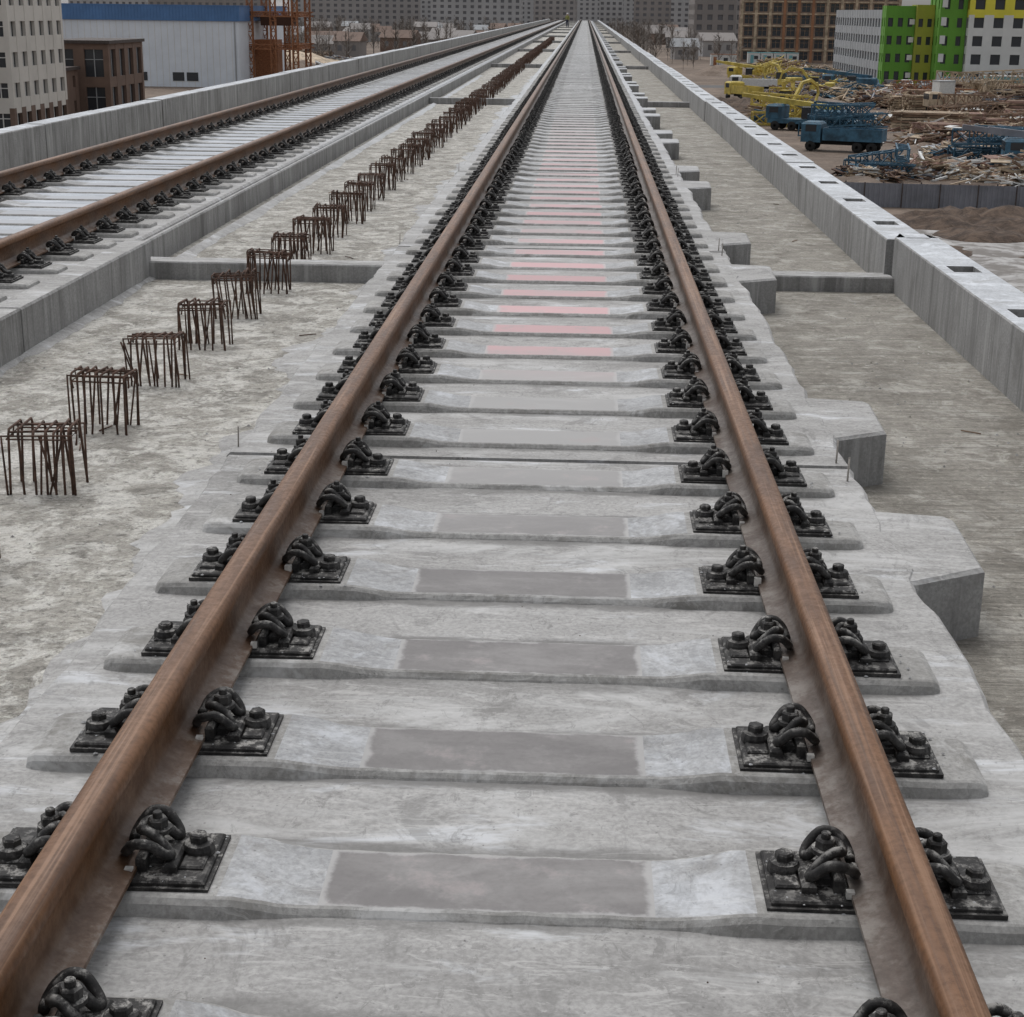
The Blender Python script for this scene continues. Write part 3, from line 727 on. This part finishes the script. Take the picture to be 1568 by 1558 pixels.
def rubble_pile(name,x,y,rx,ry,h,ks,n=160,ln=(1,4),t=(.05,.14)):
    mb=MB()
    for i in range(n):
        u=random.gauss(0,.4);v=random.gauss(0,.4); hh=max(0,1-(u*u+v*v))*h
        l=random.uniform(*ln); a=random.uniform(0,math.pi); s=random.uniform(-.35,.35)
        c=Vector((u*rx,v*ry,random.uniform(0,1)*hh+.1)); d=Vector((math.cos(a)*math.cos(s),math.sin(a)*math.cos(s),math.sin(s)))*l/2
        p0=c-d;p1=c+d; p0.z=max(p0.z,0.02);p1.z=max(p1.z,.02)
        mb.tube([p0,p1],random.uniform(*t),random.choice(ks),4,smooth=False)
        if random.random()<.18:
            mb.box(-l/3,l/3,-.5,.5,0,.07,random.choice(ks),T=Matrix.Translation(c)@Matrix.Rotation(a,4,'Z')@Matrix.Rotation(s,4,'X'))
    return mb.obj(name,None,(x,y,GZ))
for i in range(60):
    y=random.uniform(150,262); x=y*.165+8+random.uniform(0,34)
    timber_stack(x,y,random.uniform(-.4,.6),random.choice(('timber','formwork_red','timber_pale','formwork_red')),n=random.randint(6,14),ln=random.uniform(4,8),h=random.randint(3,7))
for i in range(54):
    y=random.uniform(118,275); x=y*.14+6+random.uniform(2,40)
    rubble_pile('timber_pile',x,y,random.uniform(3,6),random.uniform(3,6),random.uniform(1,2.2),random.choice((['timber','timber_pale','formwork_red','timber'],['timber','rebar','fence_grey','timber_pale'],['timber_pale','cabin_white','timber','formwork_red'])),130)
for i in range(24):
    y=random.uniform(108,150); x=y*.17+random.uniform(-1,22)
    rubble_pile('scrap_pile',x,y,random.uniform(1.5,3),random.uniform(1.5,3),random.uniform(.5,1.1),random.choice((['timber','rebar','fence_grey'],['steel_blue','rebar','steel_blue'],['timber_pale','timber','cabin_white'])),70,(.6,2.4),(.03,.09))
for i in range(40):
    y=random.uniform(170,400); x=y*.085+7+random.uniform(-1,14)
    rubble_pile('scaffold_pile',x,y,random.uniform(2.5,5),random.uniform(4,8),1.8,random.choice((['timber_pale','timber','rebar','fence_grey'],['machine_yellow','timber','timber_pale'],['timber','formwork_red','cabin_white'],['timber_pale','timber_pale','steel_blue'])),110,(1,4.5),(.06,.17))
def truss_pile(x,y,k,n,ln,w=1.2,t=.07,spread=4):
    mb=MB()
    for i in range(n):
        a=random.uniform(-.5,.5)+ (1.2 if random.random()<.25 else 0); l=ln*random.uniform(.6,1)
        c=Vector((random.uniform(-spread,spread)*.5,random.uniform(-spread,spread)*.6,w/2+.1+(i%3)*w*.75)); d=Vector((math.cos(a),math.sin(a),random.uniform(-.06,.10)))*l/2
        truss(mb,c-d,c+d,w,k,max(4,int(l/1.3)),t)
    return mb.obj('crane_section_pile',None,(x,y,GZ))
truss_pile(37,139,'steel_blue',8,9,1.2,.09); truss_pile(25.5,166,'steel_blue',9,8,1.3,.1,spread=3); truss_pile(24,127,'steel_blue',4,6,.9,.08,spread=2)
truss_pile(24,186,'machine_yellow',5,7,1.3,.12); truss_pile(32,292,'machine_yellow',4,9,1.4,.12); truss_pile(28,228,'machine_yellow',4,7,1.2,.1)
truss_pile(60,246,'timber_pale',7,14,1.6,.1,8); truss_pile(72,250,'timber_pale',6,14,1.6,.1,8); truss_pile(50,236,'machine_orange',4,8,1.2,.08); truss_pile(46,190,'timber',5,10,1.3,.1,6)

def excavator(x,y,rz,k='machine_yellow',s=1.0):
    e=empty('excavator',(x,y,GZ),rz); e.scale=(s,s,s)
    mb=MB()
    for sx in (-1.15,1.15):
        P=[(-1.9,.35),(-1.6,.8),(1.6,.8),(1.9,.35),(1.5,0),(-1.5,0)]
        vs=[(sx-.28,a,b) for a,b in P]+[(sx+.28,a,b) for a,b in P]
        mb.add(vs,[(0,1,2,3,4,5),(11,10,9,8,7,6)]+[(i,(i+1)%6,(i+1)%6+6,i+6) for i in range(6)],'tyre')
    mb.box(-.9,.9,-.8,.8,.4,.95,'tyre'); mb.obj('tracks',e)
    mb=MB(); mb.box(-1.3,1.3,-2.2,1.2,.98,1.9,k,bev=.1); mb.box(-1.25,1.25,-2.3,-1.0,1.85,2.25,k,bev=.12)
    mb.box(-1.25,-.35,.0,1.35,1.9,2.95,'glass',bev=.1); mb.box(-1.28,-.32,-.05,1.3,2.95,3.05,k); mb.box(-1.28,-1.2,1.28,1.38,1.9,2.96,k); mb.obj('body',e)
    mb=MB(); mb.tube([(.2,1,1.7),(.2,2.6,3.9),(.2,4.2,4.2),(.2,5.6,3.5)],.26,k,4,smooth=False)
    mb.tube([(.2,5.5,3.9),(.2,5.9,2.6),(.2,5.3,1.2)],.18,k,4,smooth=False)
    mb.tube([(.2,1.6,1.8),(.2,3.2,3.6)],.09,'fence_grey',6); mb.obj('boom',e)
    mb=MB(); P=[(5.6,1.3),(5.9,.5),(5.2,.1),(4.6,.5),(5.0,1.2)]
    mb.add([(-.3,a,b) for a,b in P]+[(.7,a,b) for a,b in P],[(0,1,2,3,4),(9,8,7,6,5)]+[(i,(i+1)%5,(i+1)%5+5,i+5) for i in range(5)],'dark_trim'); mb.obj('bucket',e)
    return e
def wheel(mb,x,y,r=.5,w=.3):
    T=Matrix.Translation((x,y,r))@Matrix.Rotation(R(90),4,'Y')
    mb.lathe([(r*.3,-w/2),(r*.95,-w/2),(r,-w/3),(r,w/3),(r*.95,w/2),(r*.5,w/2),(r*.4,w/3)],'tyre',14,T=T)
def mobile_crane(x,y,rz,k,kb):
    e=empty('mobile_crane',(x,y,GZ),rz); mb=MB()
    mb.box(-1.2,1.2,-5,5,.75,1.25,k,bev=.05)
    mb.box(-1.2,1.2,3.4,5.2,1.25,2.7,k,bev=.2); mb.box(-1.1,1.1,5.15,5.22,1.8,2.5,'glass'); mb.box(-1.22,1.22,3.8,4.8,1.85,2.45,'glass'); mb.obj('chassis',e)
    mb=MB()
    for yy in (-3.8,-2.4,2.2,4.1):
        for xx in (-1.1,1.1): wheel(mb,xx,yy)
    mb.obj('wheels',e)
    mb=MB(); mb.box(-1.1,1.1,-3.4,.2,1.3,2.3,k,bev=.15); mb.box(-1.15,-.4,-.2,1.2,1.3,2.6,'glass',bev=.1)
    mb.tube([(.2,-2.6,2.4),(.2,6.5,3.3)],.38,kb,4,smooth=False); mb.tube([(.2,6.3,3.28),(.2,8.5,3.5)],.28,kb,4,smooth=False)
    mb.tube([(.2,-.2,1.9),(.2,2.5,2.7)],.12,'fence_grey',6); mb.obj('crane_boom',e); return e
def truck(x,y,rz,k):
    e=empty('truck',(x,y,GZ),rz); mb=MB()
    mb.box(-1.15,1.15,1.9,3.7,.8,2.6,k,bev=.2); mb.box(-1.0,1.0,3.68,3.74,1.7,2.4,'glass'); mb.box(-1.17,1.17,2.3,3.3,1.75,2.35,'glass')
    mb.box(-.5,.5,-3.5,2,.6,.95,'tyre'); mb.obj('cab',e)
    mb=MB(); mb.box(-1.2,1.2,-3.7,1.7,1.0,1.12,k)
    for a in ((-1.2,-1.12,-3.7,1.7),(1.12,1.2,-3.7,1.7),(-1.1,1.1,-3.7,-3.62),(-1.1,1.1,1.62,1.7)): mb.box(a[0],a[1],a[2],a[3],1.12,2.1,k)
    mb.obj('dump_bed',e); mb=MB()
    for yy in (-2.8,-1.5,2.8):
        for xx in (-1.0,1.0): wheel(mb,xx,yy,.48)
    mb.obj('wheels',e)
def car(x,y,rz,k):
    mb=MB(); P=[(-2.1,.35),(-2.15,.8),(-1.5,.95),(-1.0,1.42),(.5,1.45),(1.1,.98),(2.0,.85),(2.15,.5),(2.1,.3)]; n=len(P)
    mb.add([(-.85,a,b) for a,b in P]+[(.85,a,b) for a,b in P],[tuple(range(n)),tuple(range(2*n-1,n-1,-1))]+[(i,(i+1)%n,(i+1)%n+n,i+n) for i in range(n)],k)
    Q=[(-1.35,.98),(-.95,1.34),(.45,1.37),(.95,.98)]
    mb.add([(-.86,a,b) for a,b in Q]+[(.86,a,b) for a,b in Q],[(0,1,2,3),(7,6,5,4)],'glass')
    mb.add([(-.7,-1.52,1.0),(.7,-1.52,1.0),(.65,-1.08,1.36),(-.65,-1.08,1.36)],[(0,1,2,3)],'glass')
    for xx in (-.78,.78):
        for yy in (-1.35,1.35): wheel(mb,xx,yy,.32,.2)
    mb.obj('parked_car',None,(x,y,GZ),rz)
excavator(35.5,249,1.3); excavator(25,202,-.8); excavator(33,268,.6)
mobile_crane(25,176,1.1,'steel_blue','machine_yellow'); mobile_crane(44,268,1.3,'steel_blue','steel_blue'); mobile_crane(39,131,1.45,'steel_blue','fence_grey')
mobile_crane(31,300,.9,'machine_yellow','machine_yellow')
truck(23,236,.4,'machine_yellow'); truck(27,262,1.4,'cabin_white'); truck(36,278,1.5,'steel_blue'); truck(48,214,1.7,'timber_pale'); truck(24,150,1.2,'steel_blue')
for i in range(12): car(38+i*2.9,284+random.uniform(-.6,.6),random.uniform(-.1,.1),random.choice(('cabin_white','dark_trim','facade_grey','steel_blue')))
def cabin(x,y,rz,k,trim,w=6,h=2.6,name='site_cabin'):
    e=empty(name,(x,y,GZ),rz); mb=MB(); mb.box(0,w,0,2.4,.1,h,k,bev=.04)
    q=.1
    while q<w: mb.box(q,q+.08,-.03,-.001,.15,h-.1,k); q+=.25
    mb.box(-.05,w+.05,-.08,2.45,h,h+.12,trim); mb.obj('shell',e)
    mb=MB(); mb.box(.6,1.4,-.06,-.035,.15,2.1,trim); mb.box(w*.5,w*.5+1,-.06,-.035,1.1,1.9,'glass'); mb.obj('door_and_window',e)
for i in range(4): cabin(41+i*3.2,415,0,'cabin_white','cabin_teal',3)
cabin(47.5,221,.2,'cabin_white','facade_grey',2.2,3.6); cabin(57,262,.1,'cabin_white','steel_blue'); cabin(66,272,0,'cabin_teal','cabin_white'); cabin(30,392,0,'cabin_white','machine_orange')
cabin(-45,285,.1,'cabin_white','machine_orange'); cabin(-38,292,.1,'cabin_white','facade_grey'); truck(-42,276,1.2,'cabin_white'); truck(-34,300,1.4,'machine_orange')
mb=MB()
for x in (-53.2,-49.5,-46):
    for y in (262,274): truss(mb,(x,y,0),(x,y,15),.8,'machine_orange',9,.12)
for z in (6.0,11.0,14.5):
    for y in (262,274): truss(mb,(-54,y,z),(-45,y,z),.7,'machine_orange',6,.1)
    for x in (-53.2,-46): truss(mb,(x,262,z),(x,274,z),.7,'machine_orange',8,.1)
mb.box(-53.5,-50,266,272,0,7,'machine_orange'); mb.box(-52.5,-47,267,271,9.2,10.6,'rebar')
mb.obj('orange_gantry_crane',None,(0,0,GZ))
for i in range(30):
    y=random.uniform(285,430); x=-y*random.uniform(.07,.17)
    rubble_pile('scrap_pile',x,y,random.uniform(3,7),random.uniform(3,7),random.uniform(1,2.2),random.choice((['timber','timber_pale','rebar'],['fence_grey','cabin_white','timber'],['timber','formwork_red','timber_pale'])),90,(1,4),(.07,.2))

def house(x,y,w,d,h,k,kr):
    e=empty('small_house',(x,y,GZ),random.uniform(-.3,.3)); mb=MB(); mb.box(0,w,0,d,-.1,h,k)
    for i in range(3): mb.box(w*(.15+.28*i),w*(.15+.28*i)+1.1,-.05,-.003,h*.4,h*.75,'glass_h')
    mb.obj('walls',e); mb=MB(); mb.add([(-.4,-.4,h),(w+.4,-.4,h),(w+.4,d+.4,h),(-.4,d+.4,h),(-.4,d/2,h+2.2),(w+.4,d/2,h+2.2)],[(0,1,5,4),(2,3,4,5),(1,2,5),(3,0,4)],kr); mb.obj('roof',e)
for i in range(80):
    y=random.uniform(400,820); sx=random.choice((-1,-1,-1,1)); x=sx*random.uniform(14,y*.33)
    if sx>0 and x<90 and 270<y<620: x=x*.35+14
    if sx>0: x=min(x,34)
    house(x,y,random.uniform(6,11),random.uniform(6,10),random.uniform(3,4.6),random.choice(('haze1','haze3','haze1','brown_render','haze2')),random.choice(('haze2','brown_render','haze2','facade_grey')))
mb=MB()
def bare_tree(mb,x,y,h):
    mb.tube([(x,y,GZ),(x+random.uniform(-.2,.2),y,GZ+h*.5),(x,y,GZ+h*.9)],.02*h*.5,'twig',4,smooth=False,cap=False)
    for q in range(52):
        z=random.uniform(.18,.95)*h; a=random.uniform(0,6.283); l=h*random.uniform(.15,.42)*(1.1-z/h*.6)
        p=Vector((x,y,GZ+z)); d=Vector((math.cos(a),math.sin(a),random.uniform(.4,1.3))).normalized()*l
        s=Vector((-d.y,d.x,0)).normalized()*(.03+.005*h)
        mb.add([p-s,p+s,p+d],[(0,1,2)],'twig')
        for r in range(3):
            p2=p+d*random.uniform(.3,.9); d2=(d+Vector((random.uniform(-1,1),random.uniform(-1,1),random.uniform(-.2,.6)))*l*.7)*.55
            mb.add([p2-s*.6,p2+s*.6,p2+d2],[(0,1,2)],'twig')
for i in range(560):
    y=random.uniform(360,900)
    x=random.uniform(-y*.30,-12) if random.random()<.75 else random.uniform(12,34)
    bare_tree(mb,x,y,random.uniform(4,9))
mb.obj('distant_trees')
mb=MB(); vs=[];fs=[]; nx=90
for i in range(nx+1):
    x=-2500+5000*i/nx; h=32+22*mnoise.noise(Vector((i*.13,1.7,0)))
    vs+=[(x,1700,GZ-1),(x,1900,GZ+h*.7),(x,2300,GZ+h),(x,2900,GZ-1)]
for i in range(nx):
    for j in range(3): a=i*4+j; fs.append((a,a+4,a+5,a+1))
mb.add(vs,fs,'hill',True); mb.obj('hills')

def worker(x,y,z,rz,seed):
    e=empty('construction_worker',(x,y,z),rz)
    def skin(name,V,E,Rr,k):
        me=bpy.data.meshes.new(name); me.from_pydata(V,E,[]); me.materials.append(M[k])
        o=mkobj(name,me,e); sm=o.modifiers.new('s','SKIN')
        for i,r in enumerate(Rr): me.skin_vertices[0].data[i].radius=(r,r)
        me.skin_vertices[0].data[0].use_root=True; ss=o.modifiers.new('ss','SUBSURF'); ss.levels=1; ss.render_levels=1
    skin('legs',[(0,0,.95),(-.1,0,.88),(-.13,.03,.48),(-.15,-.05,.06),(-.15,.1,.04),(.1,0,.88),(.12,-.04,.48),(.14,-.12,.06),(.14,.03,.04)],[(0,1),(1,2),(2,3),(3,4),(0,5),(5,6),(6,7),(7,8)],[.14,.1,.075,.05,.045,.1,.075,.05,.045],'trouser')
    skin('jacket',[(0,0,.95),(0,0,1.2),(0,0,1.42),(-.2,0,1.4),(-.27,.02,1.13),(-.24,.12,.9),(.2,0,1.4),(.28,0,1.13),(.26,.1,.9),(0,0,1.5)],[(0,1),(1,2),(2,3),(3,4),(4,5),(2,6),(6,7),(7,8),(2,9)],[.16,.16,.15,.075,.06,.045,.075,.06,.045,.06],'vest')
    mb=MB(); mb.lathe([(.04,-.14),(.06,-.11),(.085,-.05),(.09,0),(.088,.03)],'skin',12,(0,0,1.64)); mb.lathe([(.125,.02),(.115,.03),(.11,.07),(.08,.12),(.02,.14)],'cabin_white',12,(0,0,1.64))
    mb.box(-.02,.02,.085,.115,1.60,1.64,'skin'); mb.obj('head',e)
worker(-2.1,205,0,2.6,1)

# ---------------------------------------------------------------- light
w=bpy.data.worlds.new('World'); scene.world=w; w.use_nodes=True; nt=w.node_tree; nt.nodes.clear()
out=N(nt,'ShaderNodeOutputWorld'); bg=N(nt,'ShaderNodeBackground'); sk=N(nt,'ShaderNodeTexSky'); sk.sky_type='NISHITA'; sk.sun_disc=False
SE,SA=62,-25
sk.sun_elevation=R(SE); sk.sun_rotation=R(SA); sk.dust_density=3; sk.air_density=1.0; sk.ozone_density=1
hs=N(nt,'ShaderNodeHueSaturation'); hs.inputs['Saturation'].default_value=.16
L(nt,sk.outputs[0],hs.inputs['Color']); L(nt,hs.outputs[0],bg.inputs[0]); L(nt,bg.outputs[0],out.inputs[0]); bg.inputs[1].default_value=.15
sd=bpy.data.lights.new('sun','SUN'); sd.energy=.9; sd.angle=R(40); sd.color=(1,.975,.955)
so=bpy.data.objects.new('sun',sd); scene.collection.objects.link(so)
d=Vector((math.sin(R(SA))*math.cos(R(SE)),math.cos(R(SA))*math.cos(R(SE)),math.sin(R(SE))))
so.rotation_euler=d.to_track_quat('Z','Y').to_euler()

# ---------------------------------------------------------------- camera
th=R(17.42); ps=R(2.332); ro=R(.7)
fw=Vector((-math.sin(ps)*math.cos(th),math.cos(ps)*math.cos(th),-math.sin(th)))
r0=Vector((math.cos(ps),math.sin(ps),0)); u0=r0.cross(fw)
rt=r0*math.cos(ro)+u0*math.sin(ro); up=u0*math.cos(ro)-r0*math.sin(ro)
cd=bpy.data.cameras.new('camera'); cam=bpy.data.objects.new('camera',cd); scene.collection.objects.link(cam)
mat=Matrix((rt,up,-fw)).transposed().to_4x4(); mat.translation=Vector((.15,0,1.985)); cam.matrix_world=mat
cd.sensor_width=36; cd.sensor_fit='HORIZONTAL'; cd.lens=55.79; cd.clip_start=.05; cd.clip_end=8000
scene.camera=cam
scene.view_settings.view_transform='Standard'; scene.view_settings.look='None'; scene.view_settings.exposure=0
